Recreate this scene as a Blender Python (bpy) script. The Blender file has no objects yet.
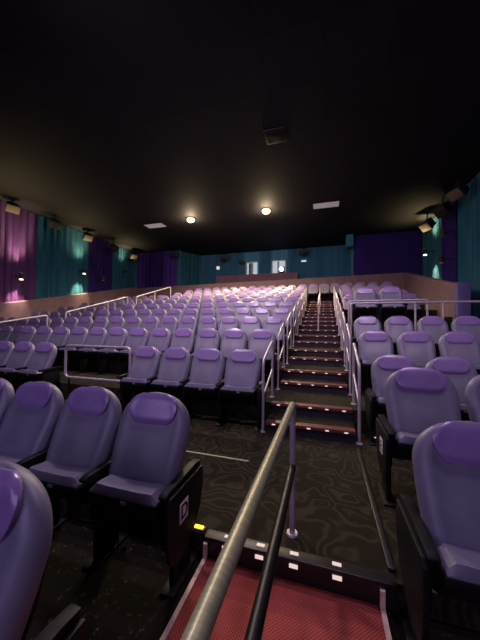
import bpy, bmesh, math, random
from mathutils import Vector, Matrix
random.seed(4)
scn = bpy.context.scene
COL = scn.collection
PI = math.pi
R = math.radians

# ------------------------------------------------------------------ room numbers
A = 0.162            # riser
RP = 1.36            # row pitch in depth
Y1 = 3.924           # first stair nosing
TR = 0.431           # depth of a half step
SX0, SX1 = -0.813, 0.40   # stair width
LOW = -0.15          # level of the front floor
YS = 1.886           # edge between front floor and cross aisle
ZC = 7.0
WL, WR = -13.8, 5.3
YB, YC = 17.4, 19.2  # back wall wings, centre back wall
NROW = 9
def lev(k): return 2*A*k
def row_y(k): return 4.32 + RP*k          # y of the top of the backrests
def plat_y(k): return Y1 + TR + RP*(k-1)  # front edge of platform k

# ------------------------------------------------------------------ materials
def mat(name, col, rough=.6, metal=0, spec=.5, emit=None, es=1, coat=0, coatr=.2, sheen=0):
    m = bpy.data.materials.new(name); m.use_nodes = True
    b = m.node_tree.nodes['Principled BSDF']
    b.inputs['Base Color'].default_value = (*col, 1)
    b.inputs['Roughness'].default_value = rough
    b.inputs['Metallic'].default_value = metal
    b.inputs['Specular IOR Level'].default_value = spec
    b.inputs['Coat Weight'].default_value = coat
    b.inputs['Coat Roughness'].default_value = coatr
    b.inputs['Sheen Weight'].default_value = sheen
    if emit:
        b.inputs['Emission Color'].default_value = (*emit, 1)
        b.inputs['Emission Strength'].default_value = es
    return m
def N(m, t, **kw):
    n = m.node_tree.nodes.new(t)
    for k, v in kw.items(): setattr(n, k, v)
    return n
def noisy(m, c1, c2, scale=8, detail=4, bump=0, bscale=60, stretch=(1,1,1), lo=.35, hi=.65, dist=0):
    nt = m.node_tree; L = nt.links; b = nt.nodes['Principled BSDF']
    tc = N(m, 'ShaderNodeTexCoord'); mp = N(m, 'ShaderNodeMapping'); mp.inputs['Scale'].default_value = stretch
    L.new(tc.outputs['Object'], mp.inputs['Vector'])
    no = N(m, 'ShaderNodeTexNoise'); no.inputs['Scale'].default_value = scale; no.inputs['Detail'].default_value = detail
    no.inputs['Distortion'].default_value = dist
    L.new(mp.outputs[0], no.inputs['Vector'])
    r = N(m, 'ShaderNodeValToRGB'); r.color_ramp.elements[0].position = lo; r.color_ramp.elements[1].position = hi
    r.color_ramp.elements[0].color = (*c1, 1); r.color_ramp.elements[1].color = (*c2, 1)
    L.new(no.outputs['Fac'], r.inputs[0]); L.new(r.outputs[0], b.inputs['Base Color'])
    if bump:
        n2 = N(m, 'ShaderNodeTexNoise'); n2.inputs['Scale'].default_value = bscale
        L.new(mp.outputs[0], n2.inputs['Vector'])
        bp = N(m, 'ShaderNodeBump'); bp.inputs['Strength'].default_value = bump; bp.inputs['Distance'].default_value = .01
        L.new(n2.outputs['Fac'], bp.inputs['Height']); L.new(bp.outputs[0], b.inputs['Normal'])
    return m

M = {}
M['vinyl'] = noisy(mat('seat_vinyl', (.17,.15,.25), .42, spec=.65), (.178,.168,.242), (.205,.193,.275), 9, bump=.12, bscale=220)
M['head'] = noisy(mat('headrest_vinyl', (.22,.12,.42), .27, spec=.9), (.27,.18,.42), (.31,.21,.47), 6, bump=.05, bscale=40)
M['plastic'] = noisy(mat('black_plastic', (.008,.008,.009), .5, spec=.2), (.006,.006,.007), (.012,.011,.012), 30, bump=.1, bscale=300)
M['chrome'] = mat('brushed_steel', (.62,.58,.62), .34, .75)
M['whitepaint'] = noisy(mat('pale_painted_steel', (.5,.46,.5), .4, .3), (.5,.46,.5), (.6,.55,.6), 20)
M['brass'] = noisy(mat('worn_rail_paint', (.33,.32,.24), .38, .3), (.36,.37,.20), (.50,.50,.30), 14, stretch=(1,6,1))
M['blackrail'] = mat('black_rail', (.012,.012,.011), .4, .3)
M['white'] = mat('white_plate', (.95,.95,.93), .5)
M['ink'] = mat('black_ink', (.01,.01,.01), .6)
M['stucco'] = noisy(mat('mauve_stucco', (.25,.17,.17), .85, spec=.2), (.20,.125,.145), (.24,.155,.175), 4, bump=.4, bscale=70)
M['purple_lit'] = noisy(mat('violet_lit_end', (.16,.09,.38), .7), (.12,.085,.25), (.14,.10,.29), 5)  # violet light on the pilaster is put into its base colour
M['plaster_dark'] = noisy(mat('dark_wall', (.012,.012,.02), .9), (.01,.01,.016), (.016,.015,.024), 3)
M['booth'] = noisy(mat('booth_mauve', (.22,.10,.16), .8), (.20,.095,.15), (.25,.12,.18), 4)
M['speaker'] = noisy(mat('speaker_cabinet', (.012,.011,.012), .6), (.01,.01,.01), (.018,.016,.018), 20)
M['grille'] = noisy(mat('tan_lit_grille', (.23,.17,.13), .8), (.12,.09,.07), (.17,.13,.10), 160)  # tan puts the sconce light on the speaker faces into the colour
M['trim'] = noisy(mat('pale_trim', (.50,.33,.27), .5), (.74,.50,.40), (.84,.60,.48), 25)
M['rubber'] = noisy(mat('black_rubber', (.012,.011,.011), .42), (.009,.008,.008), (.018,.015,.015), 30)
M['rednose'] = noisy(mat('red_nosing', (.16,.035,.035), .5), (.10,.035,.030), (.20,.055,.045), 12, stretch=(1,4,4))
M['riser'] = noisy(mat('riser_carpet', (.03,.022,.035), .95), (.022,.016,.026), (.04,.03,.045), 40, bump=.5, bscale=400)
def em(name, c, s): return mat(name, (.0,.0,.0), .5, emit=c, es=s)
M['led'] = em('marker_led', (1,.72,.70), .85)
M['led_y'] = em('yellow_led', (1,.72,.02), 2.5)
M['lamp'] = em('warm_lamp', (1,.74,.36), 7)
M['lamp_small'] = em('sconce_lamp', (1,.86,.62), 3)
M['booth_wall_glow'] = em('booth_glow', (.74,.78,.80), .72)
M['sign_light'] = em('sign_glow', (.80,.83,.80), .85)
M['projector'] = em('projector_beam_lens', (.72,.62,1), 9)
M['diffuser'] = noisy(mat('grey_diffuser', (.5,.45,.48), .7), (.48,.43,.46), (.54,.48,.5), 5)
M['panel_lit'] = mat('diffuser_panel', (.5,.45,.5), .7, emit=(.55,.48,.55), es=.28)

# swirl carpet for the terraces
def swirl_carpet():
    m = mat('swirl_carpet', (.03,.026,.018), .95, spec=.15)
    nt = m.node_tree; L = nt.links; b = nt.nodes['Principled BSDF']
    tc = N(m, 'ShaderNodeTexCoord')
    n1 = N(m, 'ShaderNodeTexNoise'); n1.inputs['Scale'].default_value = 1.6; n1.inputs['Detail'].default_value = 2
    L.new(tc.outputs['Object'], n1.inputs['Vector'])
    mx = N(m, 'ShaderNodeVectorMath', operation='MULTIPLY_ADD'); mx.inputs[1].default_value = (1.3,1.3,1.3)
    L.new(n1.outputs['Color'], mx.inputs[0]); L.new(tc.outputs['Object'], mx.inputs[2])
    v = N(m, 'ShaderNodeTexVoronoi'); v.inputs['Scale'].default_value = 2.4
    L.new(mx.outputs[0], v.inputs['Vector'])
    mul = N(m, 'ShaderNodeMath', operation='MULTIPLY'); mul.inputs[1].default_value = 26
    L.new(v.outputs['Distance'], mul.inputs[0])
    si = N(m, 'ShaderNodeMath', operation='SINE'); L.new(mul.outputs[0], si.inputs[0])
    r = N(m, 'ShaderNodeValToRGB'); e = r.color_ramp.elements
    e[0].position = 0; e[0].color = (.016,.0135,.007,1); e[1].position = 1; e[1].color = (.036,.031,.018,1)
    L.new(si.outputs[0], r.inputs[0])
    f = N(m, 'ShaderNodeTexNoise'); f.inputs['Scale'].default_value = 260
    L.new(tc.outputs['Object'], f.inputs['Vector'])
    mm = N(m, 'ShaderNodeMixRGB', blend_type='MULTIPLY'); mm.inputs[0].default_value = .8
    L.new(r.outputs[0], mm.inputs[1]); L.new(f.outputs['Color'], mm.inputs[2])
    g = N(m, 'ShaderNodeMixRGB', blend_type='MULTIPLY'); g.inputs[0].default_value = 1; g.inputs[2].default_value = (1.9,1.9,1.9,1)
    L.new(mm.outputs[0], g.inputs[1]); L.new(g.outputs[0], b.inputs['Base Color'])
    bp = N(m, 'ShaderNodeBump'); bp.inputs['Strength'].default_value = .5; bp.inputs['Distance'].default_value = .004
    L.new(f.outputs['Fac'], bp.inputs['Height']); L.new(bp.outputs[0], b.inputs['Normal'])
    return m
M['carpet'] = swirl_carpet()
# speckled litter-dusted front floor
def debris_floor():
    m = mat('dark_front_floor', (.02,.016,.012), .85, spec=.12)
    nt = m.node_tree; L = nt.links; b = nt.nodes['Principled BSDF']
    tc = N(m, 'ShaderNodeTexCoord')
    n = N(m, 'ShaderNodeTexNoise'); n.inputs['Scale'].default_value = 24; n.inputs['Detail'].default_value = 7; n.inputs['Roughness'].default_value = .75
    L.new(tc.outputs['Object'], n.inputs['Vector'])
    r = N(m, 'ShaderNodeValToRGB'); e = r.color_ramp.elements
    e[0].position = .45; e[0].color = (.007,.005,.005,1); e[1].position = .78; e[1].color = (.38,.29,.10,1)
    x = e.new(.60); x.color = (.010,.008,.005,1)
    L.new(n.outputs['Fac'], r.inputs[0]); L.new(r.outputs[0], b.inputs['Base Color'])
    return m
M['front'] = debris_floor()
def red_mesh():
    m = mat('red_ramp_carpet', (.16,.03,.025), .9, spec=.2)
    nt = m.node_tree; L = nt.links; b = nt.nodes['Principled BSDF']
    tc = N(m, 'ShaderNodeTexCoord')
    ck = N(m, 'ShaderNodeTexChecker'); ck.inputs['Scale'].default_value = 100
    ck.inputs['Color1'].default_value = (.46,.085,.065,1); ck.inputs['Color2'].default_value = (.19,.042,.038,1)
    L.new(tc.outputs['Object'], ck.inputs['Vector'])
    n = N(m, 'ShaderNodeTexNoise'); n.inputs['Scale'].default_value = 5
    L.new(tc.outputs['Object'], n.inputs['Vector'])
    mm = N(m, 'ShaderNodeMixRGB', blend_type='MULTIPLY'); mm.inputs[0].default_value = .6
    L.new(ck.outputs['Color'], mm.inputs[1]); L.new(n.outputs['Fac'], mm.inputs[2])
    g = N(m, 'ShaderNodeMixRGB', blend_type='MULTIPLY'); g.inputs[0].default_value = 1; g.inputs[2].default_value = (1.5,1.5,1.5,1)
    L.new(mm.outputs[0], g.inputs[1]); L.new(g.outputs[0], b.inputs['Base Color'])
    return m
M['red'] = red_mesh()
def ceiling_mat():
    m = mat('black_ceiling_tiles', (.02,.018,.022), .75, spec=.3)
    nt = m.node_tree; L = nt.links; b = nt.nodes['Principled BSDF']
    tc = N(m, 'ShaderNodeTexCoord')
    br = N(m, 'ShaderNodeTexBrick'); br.offset = 0; br.squash = 1
    br.inputs['Scale'].default_value = 1; br.inputs['Brick Width'].default_value = 1.22; br.inputs['Row Height'].default_value = 1.22
    br.inputs['Mortar Size'].default_value = .016; br.inputs['Bias'].default_value = -.1
    br.inputs['Color1'].default_value = (.011,.010,.015,1); br.inputs['Color2'].default_value = (.016,.014,.019,1)
    br.inputs['Mortar'].default_value = (.007,.006,.009,1)
    L.new(tc.outputs['Object'], br.inputs['Vector']); L.new(br.outputs['Color'], b.inputs['Base Color'])
    return m
M['ceil'] = ceiling_mat()
def cloth(name, c):
    return noisy(mat(name, c, .9, spec=.15, sheen=.1), tuple(x*.85 for x in c), tuple(x*1.15 for x in c), 3, stretch=(1,1,.15), bump=.3, bscale=180)
M['teal'] = cloth('teal_curtain', (.05,.22,.33))
M['violet'] = cloth('violet_curtain', (.21,.085,.29))
M['teal_flat'] = cloth('flat_teal_curtain', (.09,.29,.48))
M['indigo'] = cloth('indigo_curtain', (.07,.035,.26))
M['bright_violet'] = cloth('bright_violet_curtain', (.15,.065,.46))

# ------------------------------------------------------------------ mesh helpers
def box(bm, c, s, rot=None):
    r = bmesh.ops.create_cube(bm, size=1)
    mt = Matrix.Translation(c) @ (rot.to_4x4() if rot else Matrix()) @ Matrix.Diagonal((*s, 1))
    bmesh.ops.transform(bm, matrix=mt, verts=r['verts'])
    return r['verts']
def box2(bm, a, b):
    return box(bm, [(x+y)/2 for x, y in zip(a, b)], [abs(y-x) for x, y in zip(a, b)])
def bevel(bm, w, seg=2):
    bmesh.ops.bevel(bm, geom=bm.edges[:], offset=w, segments=seg, affect='EDGES', profile=.5, clamp_overlap=True)
def prism(bm, pts, axis, a, b):
    """extrude the 2-D outline between a and b on the given axis"""
    def mk(p, t):
        return {'X': (t, p[0], p[1]), 'Y': (p[0], t, p[1]), 'Z': (p[0], p[1], t)}[axis]
    v1 = [bm.verts.new(mk(p, a)) for p in pts]; v2 = [bm.verts.new(mk(p, b)) for p in pts]
    bm.faces.new(v1); bm.faces.new(v2[::-1])
    n = len(pts)
    for i in range(n): bm.faces.new([v1[i], v2[i], v2[(i+1) % n], v1[(i+1) % n]])
def cyl(bm, c, r1, r2, h, seg=24, rot=None):
    r = bmesh.ops.create_cone(bm, cap_ends=True, segments=seg, radius1=r1, radius2=r2, depth=h)
    bmesh.ops.transform(bm, matrix=Matrix.Translation(c) @ (rot.to_4x4() if rot else Matrix()), verts=r['verts'])
def rounded(path, rad, n=5):
    out = [Vector(path[0])]
    for i in range(1, len(path)-1):
        p, a, b = Vector(path[i]), Vector(path[i-1]), Vector(path[i+1])
        da, db = (a-p), (b-p); r = min(rad, da.length*.45, db.length*.45)
        s, e = p+da.normalized()*r, p+db.normalized()*r
        for k in range(n+1):
            t = k/n; out.append(s*(1-t)**2 + p*2*t*(1-t) + e*t*t)
    out.append(Vector(path[-1])); return out
def tube(bm, path, r, seg=12, rad=0):
    P = rounded(path, rad) if rad else [Vector(p) for p in path]
    rings = []; up = None
    for i, p in enumerate(P):
        d = (P[min(i+1, len(P)-1)] - P[max(i-1, 0)]).normalized()
        if up is None: up = d.orthogonal().normalized()
        up = (up - d*up.dot(d)).normalized(); s = d.cross(up)
        rings.append([bm.verts.new(p + (up*math.cos(2*PI*k/seg) + s*math.sin(2*PI*k/seg))*r) for k in range(seg)])
    for a, b in zip(rings, rings[1:]):
        for k in range(seg): bm.faces.new([a[k], a[(k+1) % seg], b[(k+1) % seg], b[k]])
    bm.faces.new(rings[0][::-1]); bm.faces.new(rings[-1])
def obj(name, bm, m, parent=None, smooth=True):
    bmesh.ops.recalc_face_normals(bm, faces=bm.faces[:])
    me = bpy.data.meshes.new(name); bm.to_mesh(me); bm.free()
    if smooth:
        me.polygons.foreach_set('use_smooth', [True]*len(me.polygons))
        me.set_sharp_from_angle(angle=R(38))
    me.materials.append(M[m]); o = bpy.data.objects.new(name, me); COL.objects.link(o)
    o.parent = parent
    return o
def B(fn, *a, **k):
    bm = bmesh.new(); fn(bm, *a, **k); return bm
def bb(a, b, bev=0, seg=2):
    bm = bmesh.new(); box2(bm, a, b)
    if bev: bevel(bm, bev, seg)
    return bm
def tag(o, label, cat, group=None):
    o['label'] = label; o['category'] = cat
    if group: o['group'] = group
    return o
def thing(name, label, cat, loc=(0,0,0), rz=0, group=None):
    o = bpy.data.objects.new(name, None); o.empty_display_size = .1; COL.objects.link(o)
    o.location = loc; o.rotation_euler = (0, 0, rz)
    return tag(o, label, cat, group)
def struct(name, bm, m, smooth=False):
    o = obj(name, bm, m, None, smooth); o['kind'] = 'structure'; return o
def dup(root, skip=()):
    r = root.copy(); COL.objects.link(r)
    for ch in root.children:
        if ch.name.split('.')[0] in skip: continue
        c = ch.copy(); COL.objects.link(c); c.parent = r
        for g in ch.children:
            d = g.copy(); COL.objects.link(d); d.parent = c
    return r
ORD = ['', 'first', 'second', 'third', 'fourth', 'fifth', 'sixth', 'seventh', 'eighth', 'ninth', 'tenth', 'eleventh', 'twelfth', 'thirteenth']

# ------------------------------------------------------------------ the setting
bm = bmesh.new()
box2(bm, (WL, -7, LOW-.3), (WR, YS, LOW))
struct('floor', bm, 'front')
bm = bmesh.new()
box2(bm, (WL, YS, LOW-.3), (WR, plat_y(1) - .001, 0))
for k in range(1, NROW+1):
    y0 = plat_y(k); z = lev(k)
    box2(bm, (-9.3, y0, LOW-.3), (SX0, YC, z)); box2(bm, (WL, y0+.95, LOW-.3), (-9.3, YC, z))
    box2(bm, (SX1, y0, LOW-.3), (WR, YC, z))
box2(bm, (SX0-.001, plat_y(NROW)+.30, LOW-.3), (SX1+.001, YC, lev(NROW)))
# raised accessible platform of the right block
box2(bm, (SX1+.1, 7.72, 0), (2.6, plat_y(5), lev(4.7)))
struct('floor', bm, 'carpet')

bm = bmesh.new(); box2(bm, (WL-.3, -7, ZC), (WR+.3, YC+.3, ZC+.2)); struct('ceiling', bm, 'ceil')
struct('wall_left', bb((WL-.3, -7, LOW-.3), (WL, YC+.3, ZC)), 'plaster_dark')
struct('wall_right', bb((WR, -7, LOW-.3), (WR+.3, YC+.3, ZC)), 'plaster_dark')
struct('wall_front', bb((WL-.3, -7.2, LOW-.3), (WR+.3, -7, ZC)), 'plaster_dark')
bm = bmesh.new()
box2(bm, (WL, YB, LOW), (-10.0, YC+.3, ZC))            # wing behind the left side of the rear
box2(bm, (1.62, YB, LOW), (WR, YC+.3, ZC))             # wing on the right
# centre wall with two booth windows cut out
W1 = (-5.52, -4.62); W2 = (-3.60, -2.62); WZ = (5.22, 6.28)
y0, y1 = YC, YC+.3
xs = [-10.0, W1[0], W1[1], W2[0], W2[1], 1.62]
box2(bm, (xs[0], y0, LOW), (xs[-1], y1, WZ[0])); box2(bm, (xs[0], y0, WZ[1]), (xs[-1], y1, ZC))
for a, b in ((xs[0], xs[1]), (xs[2], xs[3]), (xs[4], xs[5])): box2(bm, (a, y0, WZ[0]), (b, y1, WZ[1]))
struct('wall_back', bm, 'teal_flat')
# stucco knee walls
def knee(name, x0, x1, ya, za, yb, zb, m='stucco', zlow=LOW):
    bm = bmesh.new(); prism(bm, [(ya, zlow), (yb, zlow), (yb, zb), (ya, za)], 'X', x0, x1)
    bevel(bm, .03); return struct(name, bm, m)
knee('trim_1', -13.62, -13.36, 2.0, 1.05, 17.2, 4.42)
knee('trim_2', 4.22, 4.46, 10.92, 3.04, 17.2, 4.64)
bm = bmesh.new(); prism(bm, [(-13.4, LOW), (4.46, LOW), (4.46, 4.64), (-13.4, 4.32)], 'Y', 17.12, 17.36); bevel(bm, .02)
struct('trim_3', bm, 'stucco')
pil = obj('pilaster', bb((4.16, 10.62, LOW), (4.52, 10.9, 3.06), .01), 'purple_lit')
tag(pil, 'violet-lit pilaster closing the front end of the right stucco wall', 'pilaster')

# booth ledge under the windows, windows
bm = bmesh.new(); box2(bm, (-7.55, 18.35, 4.4), (-1.7, YC-.001, 5.2)); bevel(bm, .03)
struct('trim_4', bm, 'booth')
for i, (a, b) in enumerate((W1, W2)):
    fr = bmesh.new(); t = .05
    for p, q in (((a, WZ[0]), (a+t, WZ[1])), ((b-t, WZ[0]), (b, WZ[1])), ((a, WZ[0]), (b, WZ[0]+t)), ((a, WZ[1]-t), (b, WZ[1])), (((a+b)/2-.02, WZ[0]), ((a+b)/2+.02, WZ[1]))):
        box2(fr, (p[0], YC-.03, p[1]), (q[0], YC+.06, q[1]))
    w = struct('window_%d' % (i+1), fr, 'whitepaint')
    gl = mat('booth_glass', (.8,.9,.95), .05); gl.node_tree.nodes['Principled BSDF'].inputs['Transmission Weight'].default_value = 1; gl.node_tree.nodes['Principled BSDF'].inputs['IOR'].default_value = 1.08
    M['glass'] = gl
    obj('pane', bb((a+t, YC+.02, WZ[0]+t), (b-t, YC+.03, WZ[1]-t)), 'glass', w)
# lit booth room behind, its light put into a glowing back wall
bm = bmesh.new()
box2(bm, (-6.2, YC+1.3, 4.2), (-2.0, YC+1.35, ZC)); struct('wall_booth', bm, 'booth_wall_glow')
struct('floor', bb((-6.2, YC+.3, 3.5), (-2.0, YC+1.3, 3.7)), 'plaster_dark')
# things in the booth
o = obj('booth_curtain', bb((-5.45, YC+.5, 4.8), (-5.12, YC+.56, 6.3), .01), 'diffuser'); tag(o, 'pale grey hanging behind the left side of the left booth window', 'blind')
o = obj('booth_curtain', bb((-3.28, YC+.5, 5.5), (-3.2, YC+.56, 6.3), .01), 'indigo'); tag(o, 'narrow dark upright inside the right booth window', 'post')
t = thing('projector', 'film projector with glowing blue-white lens in the right booth window', 'projector', (-2.98, YC+.75, 5.02))
obj('body', bb((-.28, -.2, 0), (.28, .4, .9), .02), 'speaker', t)
bm = bmesh.new(); cyl(bm, (0, -.28, .68), .12, .17, .18, rot=Matrix.Rotation(PI/2, 3, 'X')); obj('lens_barrel', bm, 'speaker', t)
bm = bmesh.new(); cyl(bm, (0, -.385, .68), .16, .16, .02, rot=Matrix.Rotation(PI/2, 3, 'X')); obj('lens', bm, 'projector', t)
obj('stand', bb((-.2, 0, -1.32), (.2, .3, 0), .01), 'speaker', t)

# ------------------------------------------------------------------ curtains
def drape(name, label, m, p0, p1, z0, z1, amp=.07, wl=.34, folds=True):
    p0, p1 = Vector(p0), Vector(p1); d = p1-p0; Ln = d.length; d.normalize(); nrm = Vector((-d.y, d.x))
    bm = bmesh.new(); n = max(8, int(Ln/.035)); rows = 6; V = []
    ph = random.random()*6
    for j in range(rows+1):
        z = z0+(z1-z0)*j/rows; rw = []
        for i in range(n+1):
            s = Ln*i/n
            a = amp*(.62+.38*math.sin(s*2.1+ph)) if folds else amp*.1
            off = a*(math.sin(2*PI*s/wl+ph+.6*math.sin(s*1.3+j*.12)) + .3*math.sin(2*PI*s/wl*2.3+ph*2))*(1-.12*j/rows)
            q = p0+d*s+nrm*off
            rw.append(bm.verts.new((q.x, q.y, z)))
        V.append(rw)
    for j in range(rows):
        for i in range(n): bm.faces.new([V[j][i], V[j][i+1], V[j+1][i+1], V[j+1][i]])
    g = bmesh.ops.solidify(bm, geom=bm.faces[:], thickness=.012)
    o = obj(name, bm, m); tag(o, label, 'curtain'); return o
XL = WL+.18; XR = WR-.18; T = ZC-.03
drape('wall_curtain', 'violet pleated curtain on the left wall nearest the camera', 'violet', (XL, 3), (XL, 9.85), 1.2, T)
drape('wall_curtain', 'wide teal pleated curtain on the left wall beside the violet one', 'teal', (XL, 9.88), (XL, 12.95), 1.8, T)
drape('wall_curtain', 'dark indigo pleated curtain between two teal ones on the left wall', 'indigo', (XL, 12.98), (XL, 14.85), 2.2, T)
drape('wall_curtain', 'teal pleated curtain at the far end of the left wall', 'teal', (XL, 14.88), (XL, 17.2), 2.6, T)
YW = YB-.14
drape('wall_curtain', 'bright violet strip of curtain in the left rear corner', 'bright_violet', (-13.5, YW), (-12.75, YW), 3, T, .03)
drape('wall_curtain', 'broad dark indigo curtain panel on the left rear wall', 'indigo', (-12.73, YW), (-11.2, YW), 3, T, .03)
drape('wall_curtain', 'bright violet curtain strip on the left rear wall beside the teal', 'bright_violet', (-11.18, YW), (-10.12, YW), 3, T, .03)
drape('wall_curtain', 'teal curtain on the slanting return wall left of the booth wall', 'teal', (-10.08, YW), (-9.15, YC-.15), 3, T, .05)
drape('wall_curtain', 'long teal curtain left of the booth windows', 'teal_flat', (-9.15, YC-.12), (W1[0]-.15, YC-.12), 3.2, T, .010, .5)
drape('wall_curtain', 'long teal curtain right of the booth windows', 'teal_flat', (W2[1]+.15, YC-.12), (1.55, YC-.12), 3.2, T, .010, .5)
drape('wall_curtain', 'narrow teal curtain between the two booth windows', 'teal_flat', (W1[1]+.12, YC-.10), (W2[0]-.12, YC-.10), 3.2, T, .010, .5)
drape('wall_curtain', 'smooth dark indigo curtain covering the right rear wall', 'indigo', (1.62, YW), (5.15, YW), 3, T, .012, .6)
drape('wall_curtain', 'pleated teal curtain at the far end of the right wall', 'teal', (XR, 17.1), (XR, 14.63), 2.2, T)
drape('wall_curtain', 'indigo pleated curtain between the teal ones on the right wall', 'indigo', (XR, 14.6), (XR, 13.05), 2.0, T)
drape('wall_curtain', 'teal pleated curtain nearest the camera on the right wall', 'teal', (XR, 13.0), (XR, 8), 1.6, T)
o = obj('corner_box', bb((1.22, 17.0, 6.3), (1.6, YB+.3, 6.98), .01), 'teal'); tag(o, 'teal boxed duct at the ceiling beside the indigo rear wall', 'duct')

# ------------------------------------------------------------------ staircase
st = thing('staircase', 'carpeted aisle staircase with lit red nosings climbing between the seat blocks', 'staircase', (0, Y1, 0))
NS = 2*NROW
for n in range(NS):
    y = (n//2)*RP + (n % 2)*TR; yn = ((n+1)//2)*RP + ((n+1) % 2)*TR
    if n == NS-1: yn = y + .3
    z = (n+1)*A
    s = obj('step', bb((SX0+.002, y+.012, LOW-.0), (SX1-.002, yn+.012, z-.012)), 'riser', st)
    tr = obj('tread', bb((SX0+.002, y+.12, z-.012), (SX1-.002, yn+.012, z)), 'carpet', s)
    obj('nosing', bb((SX0+.002, y-.012, z-.045), (SX1-.002, y+.12, z+.003), .006), 'rednose', s)
    cnt = 5 if n < 12 else 4
    for i in range(cnt):
        x = SX0+.12 + (SX1-SX0-.24)*i/(cnt-1)
        if n % 7 == 0 and i == 1: continue
        obj('marker_light', bb((x-.024, y-.018, z-.034), (x+.024, y-.0125, z-.018)), 'led', s)
# the wide step down to the front floor
sp = thing('step_edging', 'black rubber step edging with pale marker lights above the red ramp', 'step edging', (0, YS, 0))
obj('edging', bb((SX0-.02, -.03, -.05), (.42, .06, .006), .01), 'rubber', sp)
obj('riser', bb((SX0-.02, -.02, LOW+.002), (.42, -.002, -.05)), 'rubber', sp)
for x in (-.66, -.42, -.19, .08):
    obj('marker_light', bb((x-.028, .005, .006), (x+.028, .03, .012), .002), 'led', sp)
    obj('marker_light', bb((x-.028, -.04, -.045), (x+.028, -.03, -.022), .002), 'led', sp)
# red ramp carpet with pale edge strips
o = obj('ramp_carpet', bb((-.80, -2.5, LOW), (.32, YS-.022, LOW+.008)), 'red'); tag(o, 'red woven carpet runner on the front floor below the step', 'carpet')
for x, nm in ((-.815, 'left'), (.335, 'right')):
    bm = bmesh.new(); box2(bm, (x-.014, -2.5, LOW), (x+.014, YS-.03, LOW+.02)); box2(bm, (x-.014, YS-.05, LOW), (x+.014, YS-.03, -.03)); 
    o = obj('edge_strip', bm, 'trim'); tag(o, 'pale pink strip along the %s edge of the red runner' % nm, 'trim strip')
o = obj('curb_strip', bb((.385, YS+.07, 0), (.43, 3.8, .025), .008), 'rubber'); tag(o, 'long black rubber strip along the right edge of the aisle floor', 'floor strip')
o = obj('threshold_strip', bb((-1.75, 3.02, 0), (-.82, 3.045, .006)), 'brass'); tag(o, 'thin brassy threshold strip on the floor ahead of the seats left of the stairs', 'floor strip')
t = thing('floor_light', 'glowing yellow marker light at the left corner of the step', 'light', (-.90, YS+.03, 0))
obj('housing', bb((-.05, -.02, 0), (.05, .03, .012), .004), 'rubber', t); obj('lens', bb((-.035, -.012, .012), (.035, .018, .022), .004), 'led_y', t)
t = thing('floor_light', 'small pale marker light on the floor under the seats right of the stairs', 'light', (.68, 4.2, 0))
obj('housing', bb((-.06, -.02, 0), (.06, .03, .012), .004), 'rubber', t); obj('lens', bb((-.045, -.012, .012), (.045, .018, .02), .004), 'led', t)

# ------------------------------------------------------------------ rails
def flange(bm, x, y, z): cyl(bm, (x, y, z+.006), .045, .04, .012, 20)
t = thing('handrail', 'olive grey pipe handrail standing in the middle of the near aisle', 'handrail', (-.225, 2.09, 0))
bm = bmesh.new(); tube(bm, [(0, 0, .87), (0, 0, .956), (0, -3.4, .956), (0, -3.4, .85)], .024, 16, .07); obj('top_rail', bm, 'brass', t)
bm = bmesh.new(); tube(bm, [(0, 0, 0), (0, 0, .90)], .021, 16); flange(bm, 0, 0, 0); obj('post', bm, 'whitepaint', t)
bm = bmesh.new(); tube(bm, [(0, -3.4, LOW), (0, -3.4, .88)], .021, 16); flange(bm, 0, -3.4, LOW); obj('post', bm, 'whitepaint', t)
bm = bmesh.new(); tube(bm, [(0, -.01, .49), (0, -3.39, .49)], .027, 16); obj('lower_rail', bm, 'blackrail', t)

def stair_rail(side, k):
    x = (SX0-.045) if side == 'left' else (SX1+.045)
    y0 = 3.955 + RP*k; y1 = y0+.74; z0 = lev(k); z1 = lev(k+1)
    if k: pass
    t = thing('stair_handrail', 'pale steel hoop handrail on the %s of the stairs, %s one up' % (side, ORD[k+1]), 'handrail', (x, y0, z0), 0, 'hoop handrails up the stairs')
    top0 = 1.03; top1 = 1.30; h = z1-z0
    bm = bmesh.new(); tube(bm, [(0, 0, 0), (0, 0, top0), (0, .74, top1), (0, .74, h)], .02, 12, .09)
    flange(bm, 0, 0, 0); flange(bm, 0, .74, h); obj('hoop', bm, 'brass' if False else 'whitepaint', t)
    bm = bmesh.new(); tube(bm, [(0, .012, .52), (0, .728, .80)], .015, 10); obj('mid_rail', bm, 'whitepaint', t)
for k in range(0, 8):
    stair_rail('left', k); stair_rail('right', k)
# centre rail high on the stairs
t = thing('stair_handrail', 'white centre handrail standing on the upper stairs', 'handrail', (-.2, 9.36, 0), 0)
za, zb = 2*A*4, 2*A*7
za = lev(4); zb = lev(8)
yb_ = plat_y(8)-9.36+.2
def sz(y):
    y += 9.36; k = int((y-Y1)/RP); return A*(2*k+1+(1 if (y-Y1)-k*RP >= TR else 0))+.001
bm = bmesh.new(); tube(bm, [(0, .25, sz(.25)), (0, .25, sz(.25)+.9), (0, yb_, sz(yb_)+.9), (0, yb_, sz(yb_))], .022, 12, .08); obj('hoop', bm, 'whitepaint', t)
bm = bmesh.new(); tube(bm, [(0, .25+RP*2, sz(.25+RP*2)), (0, .25+RP*2, sz(.25)+.9+(sz(yb_)-sz(.25))*RP*2/(yb_-.25))], .018, 12); obj('post', bm, 'whitepaint', t)

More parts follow.
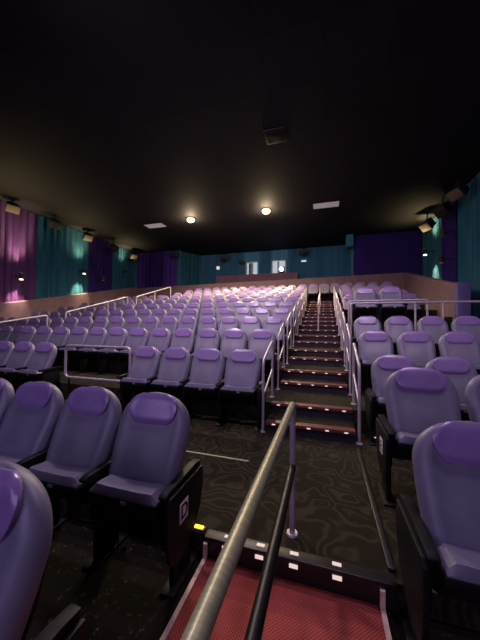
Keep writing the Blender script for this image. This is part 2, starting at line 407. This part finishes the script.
# guard rail box in the wheelchair gap of the first centre row
t = thing('guard_rail', 'white rectangular guard rail in the gap of the second row', 'guard rail', (-3.32, 4.1, 0))
bm = bmesh.new(); tube(bm, [(-.7, 0, 1.13), (0, 0, 1.13), (0, 0, .52), (-1.5, 0, .52), (-1.5, 0, 1.13), (-.7, 0, 1.13)], .023, 12, .09); obj('frame', bm, 'whitepaint', t)
for x in (-.1, -1.4):
    bm = bmesh.new(); tube(bm, [(x, 0, 0), (x, 0, .51)], .018, 12); flange(bm, x, 0, 0); obj('leg', bm, 'blackrail', t)
# cross rails at the right block
def cross_rail(label, x0, x1, y, z, top, posts):
    t = thing('guard_rail', label, 'guard rail', (x0, y, z))
    h = top-z; w = x1-x0
    bm = bmesh.new(); tube(bm, [(0, 0, 0), (0, 0, h), (w, 0, h), (w, 0, 0)], .024, 12, .05); obj('frame', bm, 'whitepaint', t)
    for p in posts:
        bm = bmesh.new(); tube(bm, [(p-x0, 0, 0), (p-x0, 0, h-.01)], .02, 12); obj('post', bm, 'whitepaint', t)
cross_rail('long white guard rail crossing behind the third row of the right block', .63, 3.95, 7.3, lev(2)+0.0, 2.14, (2.03, 2.58))
cross_rail('thin second guard rail just behind the long white one', .60, 2.35, 7.55, lev(3), 2.22, ())
# sloping rails along the left aisle
def left_rail(label, ya, za, yb, zb, posts, m='whitepaint'):
    X = -8.42
    t = thing('aisle_handrail', label, 'handrail', (X, ya, 0), 0)
    def fl(y): 
        k = 0
        while k < NROW and y >= plat_y(k+1): k += 1
        return lev(k)
    bm = bmesh.new(); tube(bm, [(0, 0, fl(ya)), (0, 0, za), (0, yb-ya, zb), (0, yb-ya, fl(yb))], .028, 12, .08); obj('hoop', bm, m, t)
    for y in posts:
        z = za+(zb-za)*(y-ya)/(yb-ya); bm = bmesh.new(); tube(bm, [(0, y-ya, fl(y)), (0, y-ya, z-.01)], .025, 12); obj('post', bm, m, t)
left_rail('lowest sloping handrail along the left side aisle', 4.5, 1.45, 6.47, 1.83, ())
left_rail('middle sloping white handrail along the left side aisle', 7.12, 1.96, 10.15, 2.81, (9.0,))
left_rail('highest sloping white handrail beside the far left aisle', 10.75, 2.88, 13.7, 3.76, (12.2,))

# ------------------------------------------------------------------ cinema seat
HB = .655; ZB0 = .54; REC = R(21.5)
def back_pt(a, v, off=0):
    """point on the backrest surface; a = angle round the section (front is -pi/2), v = 0..1 up"""
    if v < .62: w = .268 + .028*math.sin(PI/2*v/.62)
    else:
        q = (v-.62)/.38; w = .296*(max(0, 1-q**2.3))**.5
    th = .062*(1-.25*v)
    if v > .86: th *= max(.0, 1-((v-.86)/.14)**2.2)**.5
    if v < .07: th *= .5+.5*math.sqrt(v/.07)
    w = max(w, .002); th = max(th, .002)
    ca, sa = math.cos(a), math.sin(a); e = .62
    x = (w+off)*math.copysign(abs(ca)**e, ca); y = (th+off)*math.copysign(abs(sa)**e, sa)
    if sa < 0:   # front: bolstered wings, hollow centre, lumbar swell
        u = abs(x)/max(w, .01)
        y -= .030*math.exp(-((u-.86)/.16)**2)*min(1, max(0, (1-v)/.25))*(-sa)
        y -= .018*math.exp(-((v-.28)/.2)**2)*(1-u)
    s = v*HB
    # curve the top slightly forward
    y -= .028*max(0, (v-.6)/.4)**1.5
    Y = y*math.cos(REC) - (HB-s)*math.sin(REC)
    Z = ZB0 + s*math.cos(REC) - y*math.sin(REC)*-1*-1
    return Vector((x, Y, Z + .0))
def back_bm(nv=22, na=32):
    bm = bmesh.new(); rings = []
    for j in range(nv+1):
        v = 1-(1-j/nv)**1.5 if j < nv else 1
        rings.append([bm.verts.new(back_pt(2*PI*i/na, v)) for i in range(na)])
    for a, b in zip(rings, rings[1:]):
        for i in range(na): bm.faces.new([a[i], a[(i+1) % na], b[(i+1) % na], b[i]])
    bm.faces.new(rings[0][::-1]); bm.faces.new(rings[-1])
    bmesh.ops.remove_doubles(bm, verts=bm.verts[:], dist=.0005)
    return bm
def head_bm(nu=14, nv=10):
    """glossy padded head cushion wrapped over the top of the back"""
    bm = bmesh.new(); F, K = [], []
    for j in range(nv+1):
        t = j/nv; v = .64+.335*t
        hw = R(19)+R(27)*min(1, t/.6)+R(20)*max(0, (t-.62)/.38)**1.2
        f, k = [], []
        for i in range(nu+1):
            u = -1+2*i/nu
            a = -PI/2+hw*u
            edge = min(1, (1-abs(u))/.22)*min(1, t/.16+.0)
            edge = math.sin(edge*PI/2)
            vv = v - .012*(1-t)*(1-abs(u)**2)
            f.append(bm.verts.new(back_pt(a, min(.99, vv), -.006+.030*edge)))
            k.append(bm.verts.new(back_pt(a, min(.99, vv), -.010)))
        F.append(f); K.append(k)
    for j in range(nv):
        for i in range(nu):
            bm.faces.new([F[j][i], F[j][i+1], F[j+1][i+1], F[j+1][i]])
            bm.faces.new([K[j][i], K[j+1][i], K[j+1][i+1], K[j][i+1]])
    for j in range(nv):
        bm.faces.new([F[j][0], F[j+1][0], K[j+1][0], K[j][0]]); bm.faces.new([F[j][nu], K[j][nu], K[j+1][nu], F[j+1][nu]])
    for i in range(nu):
        bm.faces.new([F[0][i], K[0][i], K[0][i+1], F[0][i+1]]); bm.faces.new([F[nv][i], F[nv][i+1], K[nv][i+1], K[nv][i]])
    return bm
def shell_bm():
    bm = bmesh.new()
    prism(bm, [(-.25, 0), (.25, 0), (.265, .28), (.25, .42), (.17, .50), (-.17, .50), (-.25, .42), (-.265, .28)], 'Y', .044, .062)
    bevel(bm, .006)
    bmesh.ops.transform(bm, matrix=Matrix.Translation((0, -HB*math.sin(REC), ZB0-.01)) @ Matrix.Rotation(-REC, 4, 'X'), verts=bm.verts[:])
    return bm
def cushion_bm():
    bm = bmesh.new(); nx, ny = 12, 14; Tp, Bt = [], []
    for j in range(ny+1):
        v = j/ny; a, b = [], []
        for i in range(nx+1):
            u = -1+2*i/nx
            rnd = (max(0, 1-abs(u)**5))**.5*(max(0, 1-abs(2*v-1)**7))**.5
            x = u*.262*(1-.03*(v)); y = -.175-.262*v
            zt = .560+.050*rnd + .030*v - .012*(1-u*u)*math.sin(PI*v) + (.012*math.exp(-((abs(u)-.8)/.15)**2))
            if v > .93: zt -= .012
            zb = .545 + .030*v
            a.append(bm.verts.new((x, y, zt))); b.append(bm.verts.new((x, y, zb)))
        Tp.append(a); Bt.append(b)
    for j in range(ny):
        for i in range(nx):
            bm.faces.new([Tp[j][i], Tp[j][i+1], Tp[j+1][i+1], Tp[j+1][i]]); bm.faces.new([Bt[j][i], Bt[j+1][i], Bt[j+1][i+1], Bt[j][i+1]])
    for j in range(ny):
        for e in (0, nx): bm.faces.new([Tp[j][e], Tp[j+1][e], Bt[j+1][e], Bt[j][e]])
    for i in range(nx):
        for e in (0, ny): bm.faces.new([Tp[e][i], Tp[e][i+1], Bt[e][i+1], Bt[e][i]])
    return bm
def pan_bm():
    bm = bmesh.new()
    prism(bm, [(-.17, .42), (-.25, .36), (-.38, .44), (-.44, .53), (-.44, .580), (-.17, .535)], 'X', -.266, .266)
    bevel(bm, .012); return bm
AX = .306
def arm_bm(sx=1):
    bm = bmesh.new()
    prism(bm, [(.03, .622), (-.06, .610), (-.38, .61), (-.44, .62), (-.45, .645), (-.41, .66), (-.05, .672), (.03, .665)], 'X', sx*AX-.028, sx*AX+.028)
    bevel(bm, .007)
    return bm
def stand_bm(sx=1):
    bm = bmesh.new(); x = sx*AX
    box2(bm, (x-.02, -.32, .02), (x+.02, -.10, .61)); box2(bm, (x-.02, -.36, .33), (x+.02, 0, .60))
    box2(bm, (x-.05, -.38, 0), (x+.05, -.02, .018)); bevel(bm, .006)
    return bm
def panel_bm(sx):
    bm = bmesh.new()
    pts = [(.03, .63), (-.42, .63), (-.455, .60), (-.445, .34), (-.42, .24), (-.38, .195), (-.32, .185)]
    for i in range(7):
        t = R(-75 + 70*i/6); pts.append((-.30+.31*math.cos(t)+.02, .50+.31*math.sin(t)))
    pts += [(.035, .56)]
    prism(bm, pts, 'X', sx*AX+.0205*sx, sx*AX+.048*sx); bevel(bm, .006); return bm
def make_seat(sx, name='cinema_seat'):
    t = thing(name, 'x', 'seat')
    obj('backrest', back_bm(), 'vinyl', t); obj('headrest', head_bm(), 'head', t); obj('back_shell', shell_bm(), 'plastic', t)
    c = obj('seat_cushion', cushion_bm(), 'vinyl', t)
    p = obj('seat_pan', pan_bm(), 'plastic', t)
    obj('number_plate', bb((.0, -.4455, .545), (.045, -.4405, .568), .001), 'chrome', p)
    obj('armrest', arm_bm(sx), 'plastic', t); obj('stanchion', stand_bm(sx), 'plastic', t)
    # hinge bar that ties pan and back to the stanchions
    bm = bmesh.new(); tube(bm, [(-AX+.02, -.21, .45), (AX-.02, -.21, .45)], .022, 10); obj('hinge_bar', bm, 'plastic', t)
    return t
protoL = make_seat(1); protoR = make_seat(-1)
panL = obj('end_panel', panel_bm(1), 'plastic', protoL); panR = obj('end_panel', panel_bm(-1), 'plastic', protoR)
xarmL = obj('armrest', arm_bm(-1), 'plastic', protoL); xstL = obj('stanchion', stand_bm(-1), 'plastic', protoL)
xarmR = obj('armrest', arm_bm(1), 'plastic', protoR); xstR = obj('stanchion', stand_bm(1), 'plastic', protoR)
EXTRA = {'L': (panL, xarmL, xstL), 'R': (panR, xarmR, xstR)}
def text_mesh(ch, size, sx, parent, x, y, z):
    cu = bpy.data.curves.new('letter', 'FONT'); cu.body = ch; cu.size = size; cu.extrude = .0012; cu.offset = size*.018; cu.align_x = 'CENTER'; cu.align_y = 'CENTER'
    tmp = bpy.data.objects.new('tmp', cu); COL.objects.link(tmp)
    dg = bpy.context.evaluated_depsgraph_get(); me = bpy.data.meshes.new_from_object(tmp.evaluated_get(dg))
    bpy.data.objects.remove(tmp); me.materials.clear(); me.materials.append(M['ink'])
    o = bpy.data.objects.new('letter', me); COL.objects.link(o); o.parent = parent
    # face outwards along sx
    o.rotation_euler = (PI/2, 0, PI/2 if sx > 0 else -PI/2); o.location = (x, y, z)
    return o
def row_plate(seat, sx, ch):
    x = sx*(AX+.048)
    p = obj('row_plate', bb((x, -.315, .405), (x+sx*.004, -.205, .535), .002), 'white', seat)
    text_mesh(ch, .13, sx, p, x+sx*.005, -.26, .47)
first = {'L': True, 'R': True}
def place(kind, x, y, z, label, group, end=False, far=False, rz=0, plate=None):
    proto = protoL if kind == 'L' else protoR
    r = proto.copy(); COL.objects.link(r); r['label'] = label; r['group'] = group
    r.location = (x, y, z); r.rotation_euler = (0, 0, rz)
    pan, xa, xs = EXTRA[kind]
    for ch in proto.children:
        if ch == pan and not end: continue
        if ch in (xa, xs) and not far: continue
        c = ch.copy(); COL.objects.link(c); c.parent = r
        for g in ch.children:
            d = g.copy(); COL.objects.link(d); d.parent = c
    if plate: row_plate(r, 1 if kind == 'L' else -1, plate)
    return r
PX = .613; X0 = -1.245
rows_from = ['second','third','fourth','fifth','sixth','seventh','eighth','ninth','tenth','last']
# front corner seat (row C) and row D, on the front floor
place('L', -1.165, .77, LOW, 'closest purple cinema seat, cut off at the bottom left of the photo', 'cinema seats of the left front rows', end=True)
place('L', -1.165-PX, .77, LOW, 'purple cinema seat left of the closest one, out of the photo', 'cinema seats of the left front rows', far=True)
for i in range(5):
    place('L', -1.235-PX*i, 1.90, LOW, ['purple cinema seat at the aisle with the white D plate on its black end panel',
        'purple cinema seat next to the aisle seat with the D plate',
        'purple cinema seat second to the left of the D plate seat',
        'purple cinema seat third from the D plate seat, at the left photo edge',
        'purple cinema seat beyond the left photo edge in the D plate row'][i], 'cinema seats of the left front rows', end=i == 0, far=i == 4, plate='D' if i == 0 else None)
for k in range(0, NROW+1):
    for i in range(12):
        if k == 0 and i in (4, 5, 6): continue
        if k == 0: lb = 'purple cinema seat in guard rail row, %s from the stairs%s' % (ORD[i+1] if i < 4 else ORD[i-2], ' and right of the rail' if i < 4 else ', left of the rail')
        else: lb = 'purple cinema seat, centre block, %s row behind the guard rail row, %s from the stairs' % (ORD[k], ORD[i+1])
        place('L', X0-PX*i, row_y(k), lev(k), lb, 'cinema seats of the centre block', end=i == 0 and k < NROW, far=(i == 11 or (k == 0 and i in (3, 11))), plate='E' if (k == 0 and i == 0) else None)
for i, x in enumerate((-.61, .0, .61)):
    place('L', x-.02, row_y(9), lev(9), ['left', 'middle', 'right'][i].join(['', '']) + ' one of the three purple seats across the top of the stairs', 'seats closing the top of the stairs')
# left side block
for k in range(1, NROW-1):
    for i in range(6):
        place('L', -9.75-PX*i, row_y(k)+.95, lev(k), 'dim purple cinema seat, far left block, %s row up, %s from its aisle' % (ORD[k], ORD[i+1]), 'cinema seats of the far left block', end=i == 0, far=i == 5)
# right block
PR = .65
def right_row(y, z, n, x0, nm, grp='cinema seats of the right block', plate=None):
    for i in range(n):
        place('R', x0+PR*i, y, z, nm % ORD[i+1], grp, end=i == 0, far=i == n-1, plate=plate if i == 0 else None)
right_row(1.90, LOW, 2, .78, 'near purple cinema seat, closest row right of the aisle, %s from the aisle')
right_row(3.03, 0, 3, .85, 'purple cinema seat, right block, second row from the camera, %s from the aisle', plate='E')
right_row(row_y(0), 0, 4, .92, 'purple cinema seat, right block, third row from the camera, %s from the aisle')
right_row(row_y(1), lev(1), 5, .90, 'purple cinema seat, right block, fourth row from the camera, %s from the aisle')
right_row(row_y(2), lev(2), 5, .95, 'purple cinema seat, right block, row in front of long rail, %s from the aisle')
place('R', 1.08, 8.42, lev(4.7), 'left of the two purple seats just behind the long white rail', 'pair of seats behind the long rail', end=True)
place('R', 1.73, 8.42, lev(4.7), 'right of the two purple seats just behind the long white rail', 'pair of seats behind the long rail', far=True)
for k in range(5, NROW+1):
    right_row(row_y(k), lev(k), 4, (.95+.02*(k-5)) if k < NROW else 1.27, 'purple cinema seat, right rear block, '+ORD[k-4]+' row behind the rail pair, %s from stairs')
for p in (protoL, protoR):
    for ch in list(p.children):
        for g in list(ch.children): bpy.data.objects.remove(g)
        bpy.data.objects.remove(ch)
    bpy.data.objects.remove(p)

# ------------------------------------------------------------------ ceiling fittings
def downlight(x, y, label, power, color=(1,.76,.46)):
    t = thing('ceiling_downlight', label, 'ceiling light', (x, y, ZC), 0, 'round warm ceiling downlights')
    bm = bmesh.new(); cyl(bm, (0, 0, -.02), .17, .19, .04, 32); obj('trim_ring', bm, 'speaker', t)
    bm = bmesh.new(); bmesh.ops.create_uvsphere(bm, u_segments=24, v_segments=12, radius=.19); bmesh.ops.scale(bm, vec=(1, 1, .7), verts=bm.verts[:])
    bmesh.ops.translate(bm, vec=(0, 0, -.06), verts=bm.verts[:]); obj('bulb', bm, 'lamp', t)
    l = bpy.data.lights.new('downlight', 'SPOT'); l.energy = power; l.color = color; l.shadow_soft_size = .15; l.spot_size = R(150); l.spot_blend = .6
    o = bpy.data.objects.new('downlight_source', l); COL.objects.link(o); o.location = (x, y, ZC-.22)
    p = bpy.data.lights.new('downlight_halo', 'POINT'); p.energy = power*.06; p.color = color; p.shadow_soft_size = .1
    o = bpy.data.objects.new('downlight_halo', p); COL.objects.link(o); o.location = (x, y, ZC-.3)
downlight(-6.52, 12.4, 'left of the two glowing round ceiling downlights', 1650)
downlight(-2.62, 12.4, 'right of the two glowing round ceiling downlights', 1650)
def diffuser(x, y, label, w=1.15, d=.62):
    t = thing('ceiling_panel', label, 'ceiling panel', (x, y, ZC))
    bm = bmesh.new()
    for a, b in (((-w/2, -d/2), (w/2, -d/2+.03)), ((-w/2, d/2-.03), (w/2, d/2)), ((-w/2, -d/2), (-w/2+.03, d/2)), ((w/2-.03, -d/2), (w/2, d/2))):
        box2(bm, (a[0], a[1], -.03), (b[0], b[1], 0))
    obj('frame', bm, 'speaker', t); obj('lens', bb((-w/2+.03, -d/2+.03, -.022), (w/2-.03, d/2-.03, -.004)), 'panel_lit', t)
diffuser(-8.82, 12.7, 'pale rectangular ceiling panel left of the downlights')
diffuser(.05, 12.6, 'pale rectangular ceiling panel right of the downlights')
t = thing('ceiling_vent', 'dark square ceiling vent ahead of the right downlight', 'vent', (-1.35, 7.6, ZC))
obj('frame', bb((-.3, -.3, -.04), (.3, .3, 0), .01), 'speaker', t)
bm = bmesh.new()
for i in range(6): box(bm, (0, -.22+.088*i, -.05), (.5, .05, .008), Matrix.Rotation(R(35), 3, 'X'))
obj('louvres', bm, 'speaker', t)

# ------------------------------------------------------------------ speakers
def speaker(loc, aim, label, s=.52, grille='grille'):
    t = thing('surround_speaker', label, 'speaker', loc, 0, 'wall speakers under the ceiling')
    d = Vector(aim).normalized(); t.rotation_euler = (-d).to_track_quat('Y', 'Z').to_euler()
    bm = bmesh.new(); prism(bm, [(-s/2, -s*.35), (s/2, -s*.35), (s*.30, s*.4), (-s*.30, s*.4)], 'Z', -s*.36, s*.36); bevel(bm, .02); obj('cabinet', bm, 'speaker', t)
    obj('grille', bb((-s*.44, -s*.375, -s*.31), (s*.44, -s*.34, s*.31), .008), grille, t)
    bm = bmesh.new(); q = t.rotation_euler.to_matrix().inverted() @ Vector((0, 0, ZC-loc[2]-.03)); tube(bm, [(0, 0, s*.2), (q.x, q.y, q.z)], .03, 10); obj('bracket', bm, 'speaker', t)
LS = ['speaker on the left wall above the violet curtain', 'speaker on the left wall above the wide teal curtain',
      'speaker on the left wall where the teal curtain meets the indigo', 'small dark speaker above the left indigo curtain', 'speaker near the left rear corner under the ceiling']
for (y, z), l in zip(((8.3, 6.62), (10.25, 6.62), (12.25, 6.60), (14.3, 6.52), (16.2, 6.5)), LS):
    speaker((-13.02, y, z), (1, -.35, -.85), 'black ' + l, grille='speaker' if 'wide teal' in l or 'small dark' in l else 'grille')  # faces without sconce light take the dark cabinet colour instead of the tan
RS = ['black speaker on the right wall nearest the camera', 'black speaker in the middle of the right wall row', 'black speaker in the right rear corner above the sconce']
for (y, z), l in zip(((11.75, 6.55), (13.05, 6.42), (14.85, 6.45)), RS):
    speaker((4.66, y, z), (-.9, -.35, -.95), l, .58, 'speaker' if 'middle' in l else 'grille')
speaker((-10.05, 16.9, 6.62), (.1, -1, -.35), 'black speaker at the edge of the left rear violet curtain', .55, 'speaker')
speaker((-7.0, 18.65, 6.6), (.25, -1, -.35), 'black speaker on the teal booth wall left of the windows', .6, 'speaker')
speaker((-1.4, 18.7, 6.62), (-.1, -1, -.4), 'black speaker on the teal booth wall right of the windows', .5, 'speaker')
o = obj('booth_box', bb((-5.95, YC-.45, 6.1), (-5.6, YC-.08, 6.3), .02), 'speaker'); tag(o, 'small black box beside the left booth window', 'box')
o = obj('booth_sign', bb((-7.78, YC-.2, 5.82), (-7.55, YC-.15, 6.05), .01), 'sign_light'); tag(o, 'small square lit white sign on the teal booth wall', 'sign')
o = obj('booth_sign', bb((-1.52, YC-.2, 6.02), (-1.2, YC-.15, 6.12), .01), 'sign_light'); tag(o, 'narrow pale strip below the speaker right of the booth', 'sign')

# ------------------------------------------------------------------ wall sconces
def spot(loc, d, power, col, size, blend=.5, soft=.04):
    l = bpy.data.lights.new('sconce_beam', 'SPOT'); l.energy = power; l.color = col; l.spot_size = R(size); l.spot_blend = blend; l.shadow_soft_size = soft
    o = bpy.data.objects.new('sconce_beam', l); COL.objects.link(o); o.location = loc; o.rotation_euler = Vector(d).to_track_quat('-Z', 'Y').to_euler()
def sconce(side, y, z, label, up=0, down=0, col=(1,.80,.46), lit='lamp_small'):
    s = 1 if side == 'left' else -1
    xw = (WL+.04) if s > 0 else (WR-.04)
    t = thing('wall_sconce', label, 'wall lamp', (xw, y, z), 0, 'up and down lights on the side walls')
    bm = bmesh.new(); box2(bm, (0, -.06, -.1), (s*.03, .06, .1)); obj('wall_plate', bm, 'speaker', t)
    bm = bmesh.new(); tube(bm, [(s*.02, 0, 0), (s*.55, 0, 0)], .022, 10); obj('arm', bm, 'speaker', t)
    bm = bmesh.new(); cyl(bm, (s*.58, 0, 0), .075, .075, .26, 20); obj('lamp_body', bm, 'speaker', t)
    if down or lit: 
        bm = bmesh.new(); cyl(bm, (s*.58, 0, -.15), .085, .06, .05, 20); obj('lower_lens', bm, lit, t)
    if up:
        bm = bmesh.new(); cyl(bm, (s*.58, 0, .14), .06, .065, .02, 20); obj('upper_lens', bm, 'diffuser', t)
    x = xw+s*.58
    if up:
        spot((x, y, z+.18), (-s*.2, 0, 1), up*.75, col, 54, 1)
        spot((x, y, z+.18), (s*.25, -.15, 1), up*.35, (1,.78,.36), 120, 1, .12)
    if down: spot((x, y, z-.2), (-s*.28, 0, -1), down, col, 58, 1)
sconce('left', 8.87, 3.73, 'lit sconce on the violet curtain of the left wall', 520, 420, (1,.72,.55))
sconce('left', 12.25, 4.63, 'bright sconce at the end of the wide left teal curtain', 420, 520)
sconce('left', 15.7, 5.31, 'dim sconce on the far teal curtain of the left wall', 380, 0, lit='grille')
sconce('left', 13.66, 4.48, 'small unlit sconce low on the left indigo curtain', 0, 0, lit='diffuser')
sconce('left', 12.95+.3, 5.25, 'small unlit sconce high on the left indigo curtain', 0, 0, lit='grille')
sconce('right', 15.3, 5.28, 'bright sconce on the far teal curtain of the right wall', 620, 480)
sconce('right', 13.15, 5.5, 'upper dim amber sconce on the right indigo curtain', 0, 0, lit='grille')
sconce('right', 13.4, 4.45, 'lower small sconce on the right indigo curtain', 0, 0, lit='diffuser')

# ------------------------------------------------------------------ light
def area(loc, tgt, size, power, col, spread=180, sy=None):
    l = bpy.data.lights.new('added_fill', 'AREA'); l.energy = power; l.color = col; l.size = size; l.spread = R(spread)  # added fill lamps with no fitting modelled
    if sy: l.shape = 'RECTANGLE'; l.size_y = sy
    o = bpy.data.objects.new('added_fill', l); COL.objects.link(o); o.location = loc
    o.rotation_euler = (Vector(tgt)-Vector(loc)).to_track_quat('-Z', 'Y').to_euler()
# fills added for brightness: violet wash from the screen end, then washes over seats
area((-3, -6.5, 4.0), (-3, 6, 1.5), 9, 210, (.64,.50,1), sy=4)
area((-3.5, 1.5, 6.9), (-3.5, 9.5, 2.0), 1.2, 105, (.98,.74,.95), 110)
area((1.8, 1.5, 6.9), (1.4, 8.5, 2.0), .8, 60, (.98,.72,.95), 110)
area((1.0, 2.6, 6.9), (-.6, 2.2, 0), .5, 75, (.85,.66,1))  # added fill over the near rows and the row plate
area((-3.6, 4.6, 6.9), (-3.6, 4.7, 0), .5, 165, (.97,.76,.92))
area((-4.0, 9.0, 6.9), (-4.0, 9.3, 0), .6, 230, (1,.82,.74))  # added overhead fill for the seat tops
area((0.3, 11.8, 6.9), (-.2, 10.5, 0), .4, 55, (1,.40,.38), 26)  # added red fill to redden the stairs
area((-12.6, 7.2, 4.6), (-11.4, 8.4, 7), .4, 24, (1,.76,.34), 130)  # added upward fill for the yellow glow on the left ceiling
w = bpy.data.worlds.new('world'); scn.world = w; w.use_nodes = True
w.node_tree.nodes['Background'].inputs[0].default_value = (.35,.28,.6,1); w.node_tree.nodes['Background'].inputs[1].default_value = .02

# ------------------------------------------------------------------ camera
cd = bpy.data.cameras.new('camera'); co = bpy.data.objects.new('camera', cd); COL.objects.link(co)
cd.sensor_fit = 'VERTICAL'; cd.sensor_height = 36; cd.lens = 36*273/640; cd.clip_start = .02; cd.clip_end = 100
yaw, pit, rol = R(17.2), R(1.4), R(.6)
F = Vector((-math.sin(yaw)*math.cos(pit), math.cos(yaw)*math.cos(pit), math.sin(pit)))
Rt = Vector((math.cos(yaw), math.sin(yaw), 0)); U = Rt.cross(F)
R2 = Rt*math.cos(rol)+U*math.sin(rol); U2 = -Rt*math.sin(rol)+U*math.cos(rol)
mw = Matrix((R2, U2, -F)).transposed().to_4x4(); mw.translation = (0, 0, 1.53)
co.matrix_world = mw
scn.camera = co
vs = scn.view_settings; scn.display_settings.display_device = 'sRGB'
vs.view_transform = 'Standard'; vs.look = 'None'; vs.exposure = 0; vs.gamma = 1; vs.use_curve_mapping = False
